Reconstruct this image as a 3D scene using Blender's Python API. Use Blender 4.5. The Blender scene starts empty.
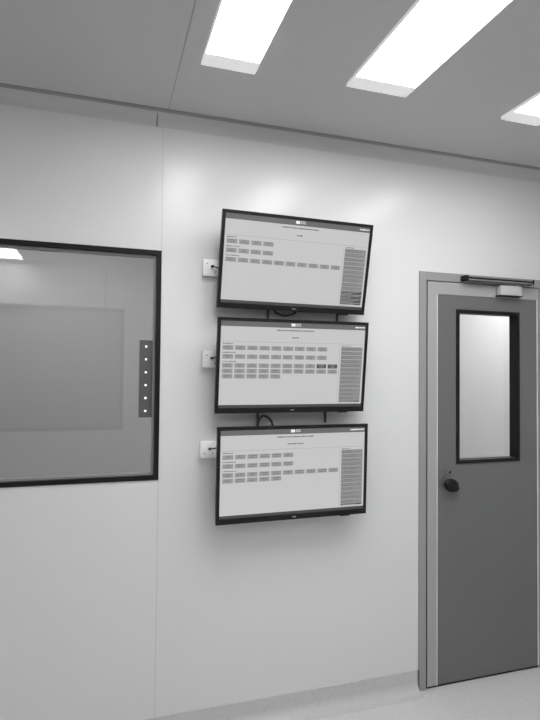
import bpy, bmesh, math, random
from mathutils import Vector, Matrix
random.seed(4)
S = bpy.context.scene
COL = S.collection

# ------------------------------------------------------------------ helpers
def lin(v):
    return v / 12.92 if v <= 0.04045 else ((v + 0.055) / 1.055) ** 2.4

def mat(name, g, rough=0.5, spec=0.5, metal=0.0, emit=0.0, noise=0.0, scale=20.0, bump=0.0, coat=0.0):
    m = bpy.data.materials.new(name); m.use_nodes = True
    nt = m.node_tree; b = nt.nodes['Principled BSDF']
    b.inputs['Base Color'].default_value = (g, g, g, 1)
    b.inputs['Roughness'].default_value = rough
    b.inputs['Specular IOR Level'].default_value = spec
    b.inputs['Metallic'].default_value = metal
    b.inputs['Coat Weight'].default_value = coat
    if emit:
        b.inputs['Emission Color'].default_value = (1, 1, 1, 1)
        b.inputs['Emission Strength'].default_value = emit
    if noise or bump:
        tc = nt.nodes.new('ShaderNodeTexCoord')
        n = nt.nodes.new('ShaderNodeTexNoise'); n.inputs['Scale'].default_value = scale
        n.inputs['Detail'].default_value = 3
        nt.links.new(tc.outputs['Object'], n.inputs['Vector'])
        if noise:
            r = nt.nodes.new('ShaderNodeMapRange')
            r.inputs['To Min'].default_value = g * (1 - noise); r.inputs['To Max'].default_value = g * (1 + noise)
            nt.links.new(n.outputs['Fac'], r.inputs['Value'])
            nt.links.new(r.outputs['Result'], b.inputs['Base Color'])
        if bump:
            u = nt.nodes.new('ShaderNodeBump'); u.inputs['Strength'].default_value = bump
            u.inputs['Distance'].default_value = 0.01
            nt.links.new(n.outputs['Fac'], u.inputs['Height'])
            nt.links.new(u.outputs['Normal'], b.inputs['Normal'])
    return m

def glass_mat(name, tint, ior=1.5):
    m = bpy.data.materials.new(name); m.use_nodes = True
    nt = m.node_tree; nt.nodes.clear()
    out = nt.nodes.new('ShaderNodeOutputMaterial')
    mix = nt.nodes.new('ShaderNodeMixShader')
    tr = nt.nodes.new('ShaderNodeBsdfTransparent'); tr.inputs[0].default_value = (tint, tint, tint, 1)
    gl = nt.nodes.new('ShaderNodeBsdfGlossy'); gl.inputs['Roughness'].default_value = 0.0
    geo = nt.nodes.new('ShaderNodeNewGeometry')
    mr = nt.nodes.new('ShaderNodeMapRange')
    mr.inputs['To Min'].default_value = ior; mr.inputs['To Max'].default_value = 1 / ior
    fr = nt.nodes.new('ShaderNodeFresnel')
    L = nt.links.new
    L(geo.outputs['Backfacing'], mr.inputs['Value']); L(mr.outputs['Result'], fr.inputs['IOR'])
    L(fr.outputs[0], mix.inputs[0]); L(tr.outputs[0], mix.inputs[1]); L(gl.outputs[0], mix.inputs[2])
    L(mix.outputs[0], out.inputs[0])
    return m

def floor_mat(name, FLOOR_G):
    m = mat(name, 0.5, 0.42, 0.35)
    nt = m.node_tree; b = nt.nodes['Principled BSDF']; L = nt.links.new
    tc = nt.nodes.new('ShaderNodeTexCoord')
    v = nt.nodes.new('ShaderNodeTexVoronoi'); v.inputs['Scale'].default_value = 46
    n = nt.nodes.new('ShaderNodeTexNoise'); n.inputs['Scale'].default_value = 70; n.inputs['Detail'].default_value = 4
    L(tc.outputs['Object'], v.inputs['Vector']); L(tc.outputs['Object'], n.inputs['Vector'])
    r = nt.nodes.new('ShaderNodeMapRange'); r.inputs['From Min'].default_value = .07; r.inputs['From Max'].default_value = .13
    L(v.outputs['Distance'], r.inputs['Value'])
    # only some cells carry a chip
    s = nt.nodes.new('ShaderNodeSeparateColor'); L(v.outputs['Color'], s.inputs[0])
    g = nt.nodes.new('ShaderNodeMath'); g.operation = 'LESS_THAN'; g.inputs[1].default_value = .55
    L(s.outputs[0], g.inputs[0])
    mx = nt.nodes.new('ShaderNodeMath'); mx.operation = 'MAXIMUM'
    L(r.outputs['Result'], mx.inputs[0]); L(g.outputs[0], mx.inputs[1])
    a = nt.nodes.new('ShaderNodeMapRange'); a.inputs['To Min'].default_value = .42; a.inputs['To Max'].default_value = 1
    L(mx.outputs[0], a.inputs['Value'])
    c = nt.nodes.new('ShaderNodeMapRange'); c.inputs['To Min'].default_value = FLOOR_G * .9; c.inputs['To Max'].default_value = FLOOR_G * 1.1
    L(n.outputs['Fac'], c.inputs['Value'])
    p = nt.nodes.new('ShaderNodeMath'); p.operation = 'MULTIPLY'
    L(a.outputs['Result'], p.inputs[0]); L(c.outputs['Result'], p.inputs[1])
    L(p.outputs[0], b.inputs['Base Color'])
    return m

def bm_box(bm, x0, x1, y0, y1, z0, z1, mi=0, bevel=0.0, seg=2):
    r = bmesh.ops.create_cube(bm, size=1)
    vs = r['verts']
    for v in vs:
        v.co = Vector(((x0 + x1) / 2 + v.co.x * (x1 - x0), (y0 + y1) / 2 + v.co.y * (y1 - y0), (z0 + z1) / 2 + v.co.z * (z1 - z0)))
    fs = list({f for v in vs for f in v.link_faces})
    for f in fs: f.material_index = mi
    if bevel:
        es = list({e for v in vs for e in v.link_edges})
        bmesh.ops.bevel(bm, geom=es, offset=bevel, segments=seg, profile=0.5, affect='EDGES')
    return vs

def bm_ring(bm, x0, x1, z0, z1, w, y0, y1, wr=None, wb=None, mi=0, bevel=0.0):
    """rectangular picture-frame ring in the XZ plane, one closed surface"""
    w4 = (w, wr or w, w, wb or w)          # left, right, top, bottom
    o = [(x0, z0), (x1, z0), (x1, z1), (x0, z1)]
    i = [(x0 + w4[0], z0 + w4[3]), (x1 - w4[1], z0 + w4[3]), (x1 - w4[1], z1 - w4[2]), (x0 + w4[0], z1 - w4[2])]
    V = {}
    for nm, pts in (('o', o), ('i', i)):
        for k, (x, z) in enumerate(pts):
            for d, y in (('f', y0), ('b', y1)):
                V[nm, k, d] = bm.verts.new((x, y, z))
    fs = []
    for k in range(4):
        j = (k + 1) % 4
        fs.append(bm.faces.new([V['o', k, 'f'], V['o', j, 'f'], V['i', j, 'f'], V['i', k, 'f']]))
        fs.append(bm.faces.new([V['o', j, 'b'], V['o', k, 'b'], V['i', k, 'b'], V['i', j, 'b']]))
        fs.append(bm.faces.new([V['o', j, 'f'], V['o', k, 'f'], V['o', k, 'b'], V['o', j, 'b']]))
        fs.append(bm.faces.new([V['i', k, 'f'], V['i', j, 'f'], V['i', j, 'b'], V['i', k, 'b']]))
    for f in fs: f.material_index = mi
    if bevel:
        es = [e for e in bm.edges if any(e in f.edges for f in fs) and len(e.link_faces) == 2 and e.calc_face_angle(0) > .5]
        bmesh.ops.bevel(bm, geom=es, offset=bevel, segments=2, profile=.5, affect='EDGES')

def bm_cyl(bm, p0, p1, r0, r1=None, n=20, mi=0):
    p0, p1 = Vector(p0), Vector(p1); d = p1 - p0
    r = bmesh.ops.create_cone(bm, cap_ends=True, segments=n, radius1=r0, radius2=r0 if r1 is None else r1, depth=d.length)
    M = Matrix.Translation((p0 + p1) / 2) @ Vector((0, 0, 1)).rotation_difference(d).to_matrix().to_4x4()
    for v in r['verts']: v.co = M @ v.co
    for f in {f for v in r['verts'] for f in v.link_faces}: f.material_index = mi

def bm_sweep(bm, profile, x0, x1):
    """closed profile of (y, z) points swept along X"""
    a = [bm.verts.new((x0, y, z)) for y, z in profile]
    b = [bm.verts.new((x1, y, z)) for y, z in profile]
    n = len(a)
    for k in range(n):
        bm.faces.new([a[k], a[(k + 1) % n], b[(k + 1) % n], b[k]])
    bm.faces.new(list(reversed(a))); bm.faces.new(b)

def bm_tube(bm, pts, r, n=10):
    """smooth tube through points (Catmull-Rom)"""
    P = [Vector(p) for p in pts]; P = [2 * P[0] - P[1]] + P + [2 * P[-1] - P[-2]]
    path = []
    for k in range(1, len(P) - 2):
        for s in range(8):
            t = s / 8
            path.append(.5 * ((2 * P[k]) + (P[k + 1] - P[k - 1]) * t + (2 * P[k - 1] - 5 * P[k] + 4 * P[k + 1] - P[k + 2]) * t * t
                              + (3 * P[k] - P[k - 1] - 3 * P[k + 1] + P[k + 2]) * t ** 3))
    path.append(P[-2])
    rings = []; up = Vector((.123, .456, .88)).normalized()
    for k, p in enumerate(path):
        d = (path[min(k + 1, len(path) - 1)] - path[max(k - 1, 0)]).normalized()
        a = d.cross(up).normalized(); b = d.cross(a).normalized()
        rings.append([bm.verts.new(p + r * (math.cos(2 * math.pi * q / n) * a + math.sin(2 * math.pi * q / n) * b)) for q in range(n)])
    for A, B in zip(rings, rings[1:]):
        for q in range(n):
            bm.faces.new([A[q], A[(q + 1) % n], B[(q + 1) % n], B[q]])
    bm.faces.new(list(reversed(rings[0]))); bm.faces.new(rings[-1])

def obj(name, bm, mats, parent=None, smooth=False, label=None):
    bmesh.ops.recalc_face_normals(bm, faces=bm.faces)
    me = bpy.data.meshes.new(name); bm.to_mesh(me); bm.free()
    for m in (mats if isinstance(mats, (list, tuple)) else [mats]): me.materials.append(m)
    if smooth:
        for p in me.polygons: p.use_smooth = True
        try: me.set_sharp_from_angle(angle=math.radians(40))
        except Exception: pass
    o = bpy.data.objects.new(name, me); COL.objects.link(o)
    if parent: o.parent = parent
    if label: o['label'] = label
    return o

def thing(name, label, cat, loc=(0, 0, 0), rot=(0, 0, 0), group=None):
    o = bpy.data.objects.new(name, None); COL.objects.link(o)
    o.empty_display_size = .05
    o.location = loc; o.rotation_euler = rot
    return tag(o, label, cat, group)

def tag(o, label, cat, group=None):
    o['label'] = label; o['category'] = cat
    if group: o['group'] = group
    return o

def struct(o):
    o['kind'] = 'structure'; return o

def N(): return bmesh.new()

# ------------------------------------------------------------------ tones
FLOOR_G = .61
M_wall = mat('wall_panel_coating', .69, .22, .24, bump=.012, scale=2.2)
M_ceil = mat('ceiling_panel_coating', .57, .40, .4)
M_cove = mat('cove_profile_coating', .57, .4, .4)
M_floor = floor_mat('floor_vinyl', FLOOR_G)
M_skirt = floor_mat('skirting_vinyl', .53)
M_joint_shade = mat('joint_and_cove_shade', .32, .5)
M_seam = mat('panel_seam_sealant', .56, .4)
M_joint_dark = mat('joint_gap', .12, .6)
M_black = mat('black_gasket', .010, .5, .2)
M_blackgloss = mat('black_glossy_plastic', .009, .38, .3)
M_casing = mat('black_matte_plastic', .012, .55, .3)
M_greybead = mat('grey_glazing_bead', .30, .45)
M_frame = mat('door_frame_enamel', .29, .30, .6)
M_stile = mat('door_border_enamel', .36, .25, .7)
M_edge = mat('pale_edge_trim', .72, .3, .6)
M_leaf = mat('door_grey_enamel', .132, .25, .75)
M_lock = mat('lock_plate_grey', .15, .3, .5)
M_alu = mat('brushed_aluminium', .6, .35, .5, metal=.8)
M_steel = mat('steel_bracket', .06, .45, .5, metal=.3)
M_closer = mat('closer_silver_enamel', .50, .4, .5)
M_rail = mat('closer_rail_metal', .30, .35, .5, metal=.6)
M_white = mat('white_plastic', .90, .35, .5)
M_offwhite = mat('pale_plastic', .80, .45, .5)
M_cable = mat('black_cable_rubber', .03, .5, .4)
M_cap = mat('light_end_cap_white', .9, .5, .4, emit=.32)
M_diff = mat('light_diffuser', .9, .5, .3, emit=17.6)
M_strip = mat('smoked_grey_plastic', .095, .4, .4)
M_led = mat('indicator_light', .9, .4, .4, emit=1.2)
M_glass = glass_mat('window_glass', .94, 1.52)
M_glass_dark = mat('dark_window_glass', .26, .04, .6)
M_corr = mat('corridor_wall_coating', .55, .5, .4)

# ------------------------------------------------------------------ room shell
XL, XR, YB, H = -2.4, 3.2, -3.6, 2.8266
TH = .08
CY = 1.9                                       # far side of the corridor behind the front wall
WX0, WX1, WZ0, WZ1 = -.95, .248, 1.1707, 2.2042
DX0, DX1, DZ1 = 1.592, 2.425, 2.203
SEAM = .2472

b = N()
bm_box(b, XL, WX0, 0, TH, 0, H)
bm_box(b, WX0, SEAM - .0018, 0, TH, 0, WZ0)
bm_box(b, WX0, SEAM - .0018, 0, TH, WZ1, H)
bm_box(b, SEAM + .0018, DX0, 0, TH, 0, H)
bm_box(b, DX0, DX1, 0, TH, DZ1, H)
bm_box(b, DX1, XR, 0, TH, 0, H)
struct(obj('wall_front', b, M_wall))
b = N(); bm_box(b, SEAM - .0018, SEAM + .0018, .0015, TH, 0, WZ0); bm_box(b, SEAM - .0018, SEAM + .0018, .0015, TH, WZ1, H)
struct(obj('trim_1', b, M_seam))
b = N(); bm_box(b, XL - TH, XL, YB, CY, 0, H); struct(obj('wall_left', b, M_wall))
b = N(); bm_box(b, XR, XR + TH, YB, CY, 0, H); struct(obj('wall_right', b, M_wall))
b = N(); bm_box(b, XL, XR, CY, CY + TH, 0, H); struct(obj('wall_corridor', b, M_corr))
BX0, BX1, BZ0, BZ1 = -1.35, .225, 1.02, 2.36
b = N()
bm_box(b, XL, BX0, YB - TH, YB, 0, H); bm_box(b, BX1, XR, YB - TH, YB, 0, H)
bm_box(b, BX0, BX1, YB - TH, YB, 0, BZ0); bm_box(b, BX0, BX1, YB - TH, YB, BZ1, H)
struct(obj('wall_back', b, M_wall))
b = N(); bm_box(b, XL - TH, XR + TH, YB - TH, CY + TH, -.1, .012); struct(obj('floor', b, M_floor))
b = N(); bm_box(b, XL - TH, XR + TH, YB - TH, CY + TH, H, H + .1); struct(obj('ceiling', b, M_ceil))
# ceiling panel joint
b = N(); bm_box(b, .2605, .2630, YB, -.06, H - .0012, H + .002); struct(obj('trim_2', b, M_joint_shade))

# coved ceiling profile, in two lengths meeting at a small gap
def cove(x0, x1):
    R = .057; n = 10
    prof = [(0.0, H)] + [(0.0, H - R)]
    for k in range(1, n):
        a = math.pi / 2 * k / n
        prof.append((-R + R * math.cos(a), H - R + R * math.sin(a)))
    prof.append((-R, H))
    # a thin lip under the curve, as the snapped-in profile has
    bm = N(); bm_sweep(bm, prof, x0, x1); return bm
def coved(name, x0, x1):
    struct(obj(name, cove(x0, x1), M_cove, smooth=True))
b = N(); bm_box(b, XL, XR, -.068, -.040, H - .0035, H - .0005); struct(obj('trim_7', b, M_joint_shade))  # dark strip whose colour stands in for shade along the cove's top edge
coved('trim_3', XL, .2165); coved('trim_4', .2205, XR)
b = N(); bm_box(b, .2165, .2205, -.006, 0, H - .057, H); struct(obj('trim_5', b, M_joint_dark))

# floor vinyl turned up against the wall
def skirt(x0, x1):
    R = .05; n = 8; t = .004
    f = .012; prof = [(0, f), (0, .12), (-t, .12)]
    for k in range(n + 1):
        a = math.pi / 2 * k / n
        prof.append((-t - R + R * math.cos(a), f + .002 + R - R * math.sin(a)))
    prof.append((-t - R - .01, f))
    bm = N(); bm_sweep(bm, prof, x0, x1); return bm
struct(obj('baseboard_front', skirt(XL, DX0 - .0055), M_skirt, smooth=True))
struct(obj('baseboard_right', skirt(DX1 + .001, XR), M_skirt, smooth=True))

# ------------------------------------------------------------------ windows
b = N(); bm_ring(b, WX0, WX1, WZ0, WZ1, .0205, -.005, .030, bevel=.001)
w1 = struct(obj('window_1', b, M_black))
b = N(); bm_ring(b, WX0 + .0205, WX1 - .0205, WZ0 + .0205, WZ1 - .0205, .010, .016, .046)
obj('glazing_bead', b, M_greybead, w1, label='grey bead inside the black frame')
b = N(); bm_box(b, WX0 + .030, WX1 - .030, .026, .032, WZ0 + .030, WZ1 - .030)
obj('pane', b, M_glass, w1, label='clear glass pane')
b = N(); bm_box(b, WX0 + .0205, WX1 - .0205, .060, .066, WZ0 + .0205, WZ1 - .0205)
obj('pane', b, M_glass, w1, label='clear glass pane, second behind the first')

b = N(); bm_ring(b, BX0, BX1, BZ0, BZ1, .04, YB - TH, YB + .006)
w2 = struct(obj('window_2', b, M_black))
b = N(); bm_box(b, .018, .026, YB - .001, YB + .003, BZ1, H); struct(obj('trim_8', b, M_joint_dark))
b = N(); bm_box(b, BX0 + .03, BX1 - .03, YB - .05, YB - .04, BZ0 + .03, BZ1 - .03)
obj('pane', b, M_glass_dark, w2)

# narrow strip with six lights, held against the window glass
t = thing('indicator_panel', 'narrow dark grey strip with six small white lights, upright on the window glass', 'indicator panel', (.1875, .026, 1.449))
b = N(); bm_box(b, -.029, .029, -.006, 0, 0, .349, bevel=.0015); obj('panel_body', b, M_strip, t)
for k in range(6):
    b = N(); bm_cyl(b, (0, -.0085, .029 + .0582 * k), (0, -.006, .029 + .0582 * k), .0040, .0048, 16)
    obj('indicator_light', b, M_led, t, label='small round white light')

# ------------------------------------------------------------------ door
fw = .044
b = N()
Y0, Y1 = -.006, TH
for x0, x1 in ((DX0, DX0 + fw), (DX1 - fw, DX1)):
    bm_box(b, x0, x1, Y0, Y1, .0125, DZ1, bevel=.002)
bm_box(b, DX0 + fw, DX1 - fw, Y0, Y1, DZ1 - .046, DZ1, bevel=.002)
frame = struct(obj('trim_6', b, M_frame))
b = N(); bm_box(b, DX0 - .0055, DX0 + .0005, -.012, -.0005, 0, .121); struct(obj('trim_9', b, M_joint_dark))
# dark rebate behind the leaf edge
b = N()
bm_box(b, DX0 + fw, DX0 + fw + .012, .028, .055, 0, DZ1 - .046); bm_box(b, DX1 - fw - .012, DX1 - fw, .028, .055, 0, DZ1 - .046)
bm_box(b, DX0 + fw + .012, DX1 - fw - .012, .028, .055, DZ1 - .06, DZ1 - .046)
obj('rubber_seal', b, M_black, frame, label='black seal in the rebate')

LX0, LX1, LZ0, LZ1 = DX0 + fw + .006, DX1 - fw - .006, .0265, 2.152
GX0, GX1, GZ0, GZ1 = 1.8215, 2.239, 1.177, 2.009
LY = -.004
b = N()                                        # the leaf around the vision panel
bm_box(b, LX0, GX0, LY, .026, LZ0, LZ1); bm_box(b, GX1, LX1, LY, .026, LZ0, LZ1)
bm_box(b, GX0, GX1, LY, .026, LZ0, GZ0); bm_box(b, GX0, GX1, LY, .026, GZ1, LZ1)
door = struct(obj('door_1', b, M_leaf))
b = N(); bm_box(b, LX0, LX1, .004, .020, .0125, LZ0); obj('bottom_seal', b, M_black, door, label='black seal under the door')
PX0, PX1, PZ1 = 1.702, 2.362, 2.086
b = N()                                        # pale border on hinge, lock and head sides
bm_box(b, LX0, PX0, LY - .003, LY, LZ0, LZ1); bm_box(b, PX1, LX1, LY - .003, LY, LZ0, LZ1)
bm_box(b, PX0, PX1, LY - .003, LY, PZ1, LZ1)
obj('border', b, M_stile, door, label='pale grey border around the dark panel')
b = N()
bm_box(b, PX0 - .0035, PX0 + .0005, LY - .0055, LY, LZ0, PZ1); bm_box(b, PX1 - .0005, PX1 + .003, LY - .0055, LY, LZ0, PZ1)
obj('edge_strip', b, M_edge, door, label='thin bright metal edge strip')
b = N(); bm_ring(b, GX0, GX1, GZ0, GZ1, .0185, LY - .006, .05, bevel=.001)
obj('glazing_frame', b, M_black, door, label='black frame around the glass')
b = N(); bm_box(b, GX0 + .018, GX1 - .018, .042, .048, GZ0 + .018, GZ1 - .018)
obj('glass', b, M_glass, door, label='clear glass panel')
b = N()
bm_box(b, 1.746, 1.788, LY - .0035, LY, 1.122, 1.146, bevel=.001)
lk = obj('lock_plate', b, M_lock, door)
b = N(); bm_cyl(b, (1.780, LY - .0055, 1.135), (1.780, LY - .003, 1.135), .0055, n=16); obj('keyhole', b, M_black, lk)
# knob handle: rose, neck and a rounded asymmetric grip
hx, hz = 1.786, 1.066
b = N()
bm_cyl(b, (hx, LY - .008, hz), (hx, LY, hz), .026, n=28); bm_cyl(b, (hx, LY - .03, hz), (hx - .008, LY - .008, hz), .012, n=20)
r = bmesh.ops.create_uvsphere(b, u_segments=28, v_segments=18, radius=1)
for v in r['verts']:
    x, y, z = v.co
    fx = 1.0 - .22 * max(0, -z) * (x < 0)
    v.co = Vector((hx - .019 + .046 * x * fx + (.006 if z < -.2 and x > 0 else 0), LY - .035 + .020 * y, hz + .004 + (.036 * z if z > 0 else .034 * z) - .006 * x))
obj('knob', b, M_black, door, smooth=True, label='black knob handle')
for z in (.28, 1.498, 1.945):
    b = N(); bm_cyl(b, (DX1 - fw + .001, Y0 - .010, z - .05), (DX1 - fw + .001, Y0 - .010, z + .05), .0105, n=18)
    bm_box(b, DX1 - fw + .001, DX1 - .010, Y0 - .003, Y0, z - .05, z + .05)
    obj('hinge', b, M_alu, frame, smooth=True, label='silver hinge')

# door closer: body on the leaf, slide rail on the frame head
t = thing('door_closer', 'silver door closer with long slide rail across the door head', 'door closer', (2.14, LY - .003, 2.12))
b = N(); bm_box(b, -.058, .082, -.040, 0, -.024, .030, bevel=.004); obj('closer_body', b, M_closer, t, smooth=True)
b = N(); bm_box(b, -.066, .088, -.038, -.002, -.0285, -.024); obj('base_plate', b, M_black, t, label='dark plate under the body')
b = N()
bm_box(b, -.275, .150, -.048, -.005, .060, .068, bevel=.002)
bm_box(b, -.275, .150, -.048, -.040, .044, .0515); bm_box(b, -.275, .150, -.014, -.005, .044, .0605); bm_box(b, -.275, .150, -.040, -.014, .044, .048)
rail = obj('slide_rail', b, M_rail, t)
b = N(); bm_box(b, -.273, .148, -.046, -.015, .0516, .0599); obj('rail_channel', b, M_black, rail)
for x0, x1 in ((-.296, -.275), (.150, .160)):
    b = N(); bm_box(b, x0, x1, -.050, -.003, .042, .070, bevel=.004); obj('end_cap', b, M_black, rail, label='black end cap')
b = N()
bm_cyl(b, (.060, -.024, .030), (.060, -.024, .040), .010, n=16)
bm_box(b, -.150, .070, -.032, -.018, .036, .042, bevel=.001); bm_cyl(b, (-.145, -.025, .040), (-.145, -.025, .046), .006, n=12)
obj('arm', b, M_rail, t)

# ------------------------------------------------------------------ ceiling lights
def ceiling_light(x0, x1, y1, label, group, L=1.22):
    t = thing('ceiling_light', label, 'ceiling light', ((x0 + x1) / 2, y1 - L / 2, H), group=group)
    w, l, d = (x1 - x0) / 2, L / 2, .012
    b = N(); bm_ring(b, -w, w, -l, l, .004, 0, d)     # side rails; built in XZ then laid flat
    for v in b.verts: v.co = Vector((v.co.x, v.co.z, -v.co.y))
    obj('housing', b, M_cap, t)
    for s in (1, -1):
        b = N(); bm_box(b, -w + .004, w - .004, min(s * (l - .078), s * (l - .004)), max(s * (l - .078), s * (l - .004)), -d, -.001)
        obj('end_cap', b, M_cap, t, label='plain white end section')
    b = N(); bm_box(b, -w + .004, w - .004, -l + .078, l - .078, -d + .002, -.001); obj('diffuser', b, M_diff, t, label='glowing white diffuser')
    return t
G = 'slim white ceiling lights'
ceiling_light(.336, .547, -.473, 'glowing slim ceiling light nearest the left, above the screens', G)
ceiling_light(.922, 1.195, -.508, 'widest glowing ceiling light, middle of the three in view', G)
ceiling_light(1.706, 1.91, -.478, 'glowing ceiling light at the right, nearest the door', G)
ceiling_light(-1.14, -.80, -2.33, 'glowing ceiling light far behind on the left side of the room', G)

ceiling_light(1.30, 1.55, -2.30, 'added fill light in the form of a ceiling light, unseen far behind, in line with the gap before the door', G)  # made-up fixture behind the camera, added as soft fill for the room

# ------------------------------------------------------------------ televisions
TW, TH_ = .738, .4334
def em(name, g, spec=.5, rough=.18):
    m = mat(name, .02, rough, spec, emit=1.0)
    m.node_tree.nodes['Principled BSDF'].inputs['Emission Strength'].default_value = g
    return m
SCR = 1.0
M_s = [em('screen_background', lin(.755)), em('screen_header', lin(.38)), em('screen_button', lin(.57)), em('screen_dark_button', lin(.30)),
       em('screen_text', lin(.42)), em('screen_white_text', lin(.93)), em('screen_line', lin(.62)), em('screen_side_row', lin(.52)),
       em('screen_taskbar', lin(.24))]
BG, HD, BT, DB, TX, WT, LN, SR, TB = range(9)

def quad(bm, x0, x1, z0, z1, mi, lay):
    y = -.0006 - .00012 * lay
    f = bm.faces.new([bm.verts.new((x0, y, z0)), bm.verts.new((x1, y, z0)), bm.verts.new((x1, y, z1)), bm.verts.new((x0, y, z1))])
    f.material_index = mi

def textline(bm, x0, x1, z, h, mi, lay, rnd):
    """unreadably small words: a row of little blocks of uneven width"""
    x = x0
    while x < x1 - .001:
        w = min(rnd.uniform(.004, .014), x1 - x)
        hh = h * rnd.uniform(.75, 1.1)
        quad(bm, x, x + w, z - hh / 2, z + hh / 2, mi, lay)
        x += w + rnd.uniform(.0012, .0026)

def screen_mesh(rows, dark, side_dark, t2w, rtw, seed):
    rnd = random.Random(seed)
    bm = N()
    bm_box(bm, -.354, .354, -.0006, .001, -.192, .205, BG)
    quad(bm, -.354, .354, .178, .205, HD, 1)
    quad(bm, -.354, .354, -.192, -.1785, TB, 1)
    # header: pale emblem block with short lettering, and a small status line at the right
    quad(bm, -.024, -.004, .1855, .1985, WT, 2)
    for k in range(3):
        x = .0005 + .0085 * k
        quad(bm, x, x + .0065, .1960, .1980, WT, 2); quad(bm, x, x + .0065, .1870, .1888, WT, 2); quad(bm, x, x + .002, .1888, .1960, WT, 2)
    textline(bm, .352 - rtw, .352, .1905, .006, WT, 2, rnd)
    textline(bm, -.091, .091, .1655, .0055, TX, 1, rnd)
    textline(bm, -t2w / 2, t2w / 2, .133, .006, TX, 1, rnd)
    quad(bm, -.348, .346, .1090, .1106, LN, 1)
    z_rows = {0: .092, 1: .052, 2: .0115, 3: -.0135, 4: -.0375}
    for lz, lw in ((.1005, .046), (.0600, .060), (.0195, .064)):
        textline(bm, -.343, -.343 + lw, lz, .0042, TX, 1, rnd)
    for r, n in enumerate(rows):
        zt = z_rows[r]
        for k in range(n):
            x = -.343 + .0568 * k
            mi = DB if (r, k) in dark else BT
            quad(bm, x, x + .0490, zt - .0198, zt, mi, 1)
            for q in range(2):
                cw = rnd.uniform(.018, .036)
                textline(bm, x + .0245 - cw / 2, x + .0245 + cw / 2, zt - .0055 - .0078 * q, .0032, TX if mi == BT else BT, 2, rnd)
    # side list
    quad(bm, .2245, .2258, -.174, .109, LN, 1)
    textline(bm, .236, .282, .1005, .0036, TX, 1, rnd)
    quad(bm, .2335, .3455, -.171, .095, LN, 1)
    z = .0945; k = 0
    while z > -.166:
        h = min(.0182, z + .170)
        mi = DB if k >= 13 - side_dark else SR
        quad(bm, .2345, .3445, z - h, z, mi, 2)
        quad(bm, .2345, .3445, z - h - .0012, z - h, BG if rnd.random() < .75 else LN, 3)
        for q in range(2):
            x = .238
            textline(bm, x, x + rnd.uniform(.05, .098), z - .0050 - .0075 * q, .0026, TX if mi == SR else LN, 3, rnd)
        z -= .0198; k += 1
    return bm

def television(px, py, pz, tilt, yaw, roll, label, scr):
    t = thing('television', label, 'television', (px, py, pz), group='wall televisions showing button lists')
    t.rotation_mode = 'QUATERNION'
    q = Matrix.Rotation(yaw, 4, 'Z') @ Matrix.Rotation(tilt, 4, 'X') @ Matrix.Rotation(-roll, 4, 'Y')
    t.rotation_quaternion = q.to_quaternion()
    w, h = TW / 2, TH_ / 2
    b = N(); bm_ring(b, -w, w, -h, h, .0150, -.0035, .012, wb=.0247, bevel=.0012)
    bz = obj('bezel', b, M_blackgloss, t, label='glossy black bezel')
    b = N(); bm_box(b, -w + .002, w - .002, .0015, .026, -h + .002, h - .002, bevel=.003)
    bm_box(b, -.27, .27, .026, .046, -.16, .13, bevel=.008); obj('casing', b, M_casing, t, label='matte black rear casing')
    sc = obj('screen', scr, M_s, t, label='lit screen of grey buttons and a side list')
    # maker's mark on the lower bezel: a round spot and two short strokes
    b = N(); bm_cyl(b, (-.006, -.0045, -.2045), (-.006, -.0034, -.2045), .0030, n=14)
    bm_box(b, -.0015, .0015, -.0045, -.0034, -.2072, -.2018); bm_box(b, .0030, .0072, -.0045, -.0034, -.2070, -.2020)
    obj('maker_mark', b, M_alu, bz)
    b = N(); bm_box(b, .235, .285, -.001, .010, -h - .0055, -h + .001, bevel=.0015); obj('sensor', b, M_blackgloss, bz)
    return t

TV = [(.8587, -.1257, 2.1587, .2116, .003, -.0057), (.8521, -.1132, 1.6862, .1286, -.0028, .003), (.8567, -.1211, 1.197, .0441, .0057, .0032)]
SETS = []
SETS.append(television(*TV[0], 'topmost black television on the wall, tilted furthest down, four buttons in upper rows', screen_mesh((4, 4, 10), (), 3, .028, .051, 1)))
SETS.append(television(*TV[1], 'middle black television, nine buttons in upper rows and two dark ones', screen_mesh((9, 9, 10, 10, 5), {(2, 8), (2, 9)}, 0, .033, .051, 2)))
SETS.append(television(*TV[2], 'lowest black television on the wall, nearly upright, six buttons in upper rows', screen_mesh((6, 6, 10, 5), (), 0, .078, .075, 3)))

# mounts: a wall plate with two upright arms, and tilting rails on the set's back
def mount(t, i, xs, zlow):
    px, py, pz, tilt, yaw, roll = TV[i]
    b = N(); bm_box(b, -.26, .26, -.010, 0, -.02, .10, bevel=.001)
    p = obj('mounting_bracket', b, M_steel, t, label='dark steel bracket fixed to the wall')
    p.matrix_local = (Matrix.Translation(t.location) @ t.rotation_quaternion.to_matrix().to_4x4()).inverted() @ Matrix.Translation((px, 0, pz))
    for x in xs:
        b = N(); bm_box(b, x - px - .0042, x - px + .0042, -.022, -.010, zlow - pz, .12, bevel=.001); obj('arm', b, M_steel, p)
    for s in (-.2, .2):
        b = N()
        zc = .07                               # hook from the plate to the tilted back of the set
        yb = py - zc * math.sin(tilt) + .046 * math.cos(tilt)
        bm_box(b, s - .010, s + .010, yb + .0008, -.010, zc - .02, zc + .02); obj('hook', b, M_steel, p)
mount(SETS[0], 0, (.752, 1.112), 1.905)
mount(SETS[1], 1, (.705, 1.052), 1.412)
mount(SETS[2], 2, (.745, 1.05), 1.15)

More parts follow.
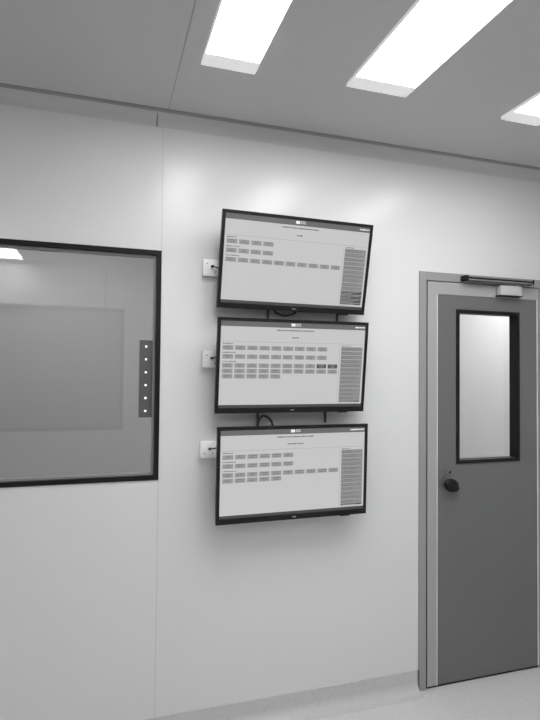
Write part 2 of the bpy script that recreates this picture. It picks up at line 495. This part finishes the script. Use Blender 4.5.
# sockets and leads
def socket(z, label, flip, pts, clabel, x=.4345):
    t = thing('wall_socket', label, 'wall socket', (x, 0, z), group='white wall sockets')
    b = N(); bm_box(b, 0, .125, -.026, 0, 0, .0765, bevel=.002); obj('faceplate', b, M_white, t, smooth=True)
    b = N(); bm_ring(b, .009, .116, .010, .067, .0014, -.0272, -.025); obj('module_rim', b, M_offwhite, t)
    zz = .056 if flip else .022
    b = N(); bm_box(b, .0155, .0225, -.0270, -.0255, zz - .0018, zz + .0018); obj('switch_mark', b, M_casing, t)
    for dx, dz in ((.058, .020), (.075, .020)):
        b = N(); bm_box(b, dx - .0012, dx + .0012, -.0265, -.0255, dz - .005, dz + .005); obj('slot', b, M_casing, t)
    c = thing('power_lead', clabel, 'cable', (x + .041, -.0275, z + .043), group='black power leads')
    b = N(); bm_box(b, -.006, .007, -.016, .0015, -.0055, .0055, bevel=.003); obj('plug', b, M_cable, c, smooth=True)
    b = N(); bm_tube(b, pts, .0030); obj('cord', b, M_cable, c, smooth=True)
socket(2.1, 'white wall socket beside the topmost television', True,
       [(0, -.012, 0), (.02, -.030, -.010), (.045, -.032, -.022), (.10, -.028, -.03), (.13, -.022, -.01)], 'short black lead from the top socket, drooping behind topmost television')
socket(1.6775, 'white wall socket beside the middle television', True,
       [(0, -.012, 0), (.02, -.032, .005), (.045, -.034, .010), (.09, -.03, .012), (.13, -.026, .01)], 'short black lead from the middle socket, rising behind middle television', .437)
socket(1.2625, 'white wall socket beside the lowest television', False,
       [(0, -.012, 0), (.02, -.034, .006), (.045, -.038, .012), (.09, -.038, .018), (.13, -.04, .02)], 'short black lead from the bottom socket, rising behind lowest television', .4325)

# cables between the sets
b = N(); bm_tube(b, [(.70, -.040, 1.36), (.697, -.050, 1.42), (.715, -.055, 1.452), (.742, -.055, 1.448), (.765, -.055, 1.42), (.772, -.050, 1.36)], .0055)
tag(obj('signal_cable', b, M_cable, smooth=True), 'black cable looping in the gap above the lowest television', 'cable')
b = N(); bm_tube(b, [(.775, -.034, 1.965), (.782, -.036, 1.945), (.80, -.036, 1.936), (.83, -.036, 1.930), (.86, -.036, 1.936), (.88, -.036, 1.945), (.89, -.034, 1.965)], .004)
tag(obj('signal_cable', b, M_cable, smooth=True), 'black cable sagging in the gap below the topmost television', 'cable')

# ------------------------------------------------------------------ corridor fill: unseen area lights added to brighten the corridor
def area(x, y, z, sx, sy, e):
    l = bpy.data.lights.new('corridor_fill', 'AREA'); l.shape = 'RECTANGLE'; l.size = sx; l.size_y = sy; l.energy = e
    o = bpy.data.objects.new('corridor_fill', l); COL.objects.link(o); o.location = (x, y, z)
area(-.3, 1.0, H - .02, 1.2, .25, 15)
area(2.6, 1.0, H - .02, 1.2, .25, 34)

w = bpy.data.worlds.new('World'); S.world = w; w.use_nodes = True
w.node_tree.nodes['Background'].inputs[0].default_value = (.5, .5, .5, 1); w.node_tree.nodes['Background'].inputs[1].default_value = .1

# ------------------------------------------------------------------ camera
yaw, pitch, roll = .3051558626830331, .0262576028886257, .00926789904820685
fwd = Vector((math.sin(yaw) * math.cos(pitch), math.cos(yaw) * math.cos(pitch), math.sin(pitch)))
right = Vector((math.cos(yaw), -math.sin(yaw), 0)); up = right.cross(fwd)
r2 = math.cos(roll) * right + math.sin(roll) * up; u2 = -math.sin(roll) * right + math.cos(roll) * up
cam = bpy.data.cameras.new('Camera'); co = bpy.data.objects.new('Camera', cam); COL.objects.link(co)
co.matrix_world = Matrix(((r2.x, u2.x, -fwd.x, 0), (r2.y, u2.y, -fwd.y, -2.4410548690343856), (r2.z, u2.z, -fwd.z, 1.65), (0, 0, 0, 1)))
cam.sensor_fit = 'VERTICAL'; cam.sensor_height = 36; cam.lens = 531.9589 / 720 * 36; cam.clip_start = .02
S.camera = co
S.view_settings.view_transform = 'Standard'; S.view_settings.look = 'None'
S.view_settings.exposure = 0.0; S.view_settings.gamma = 1
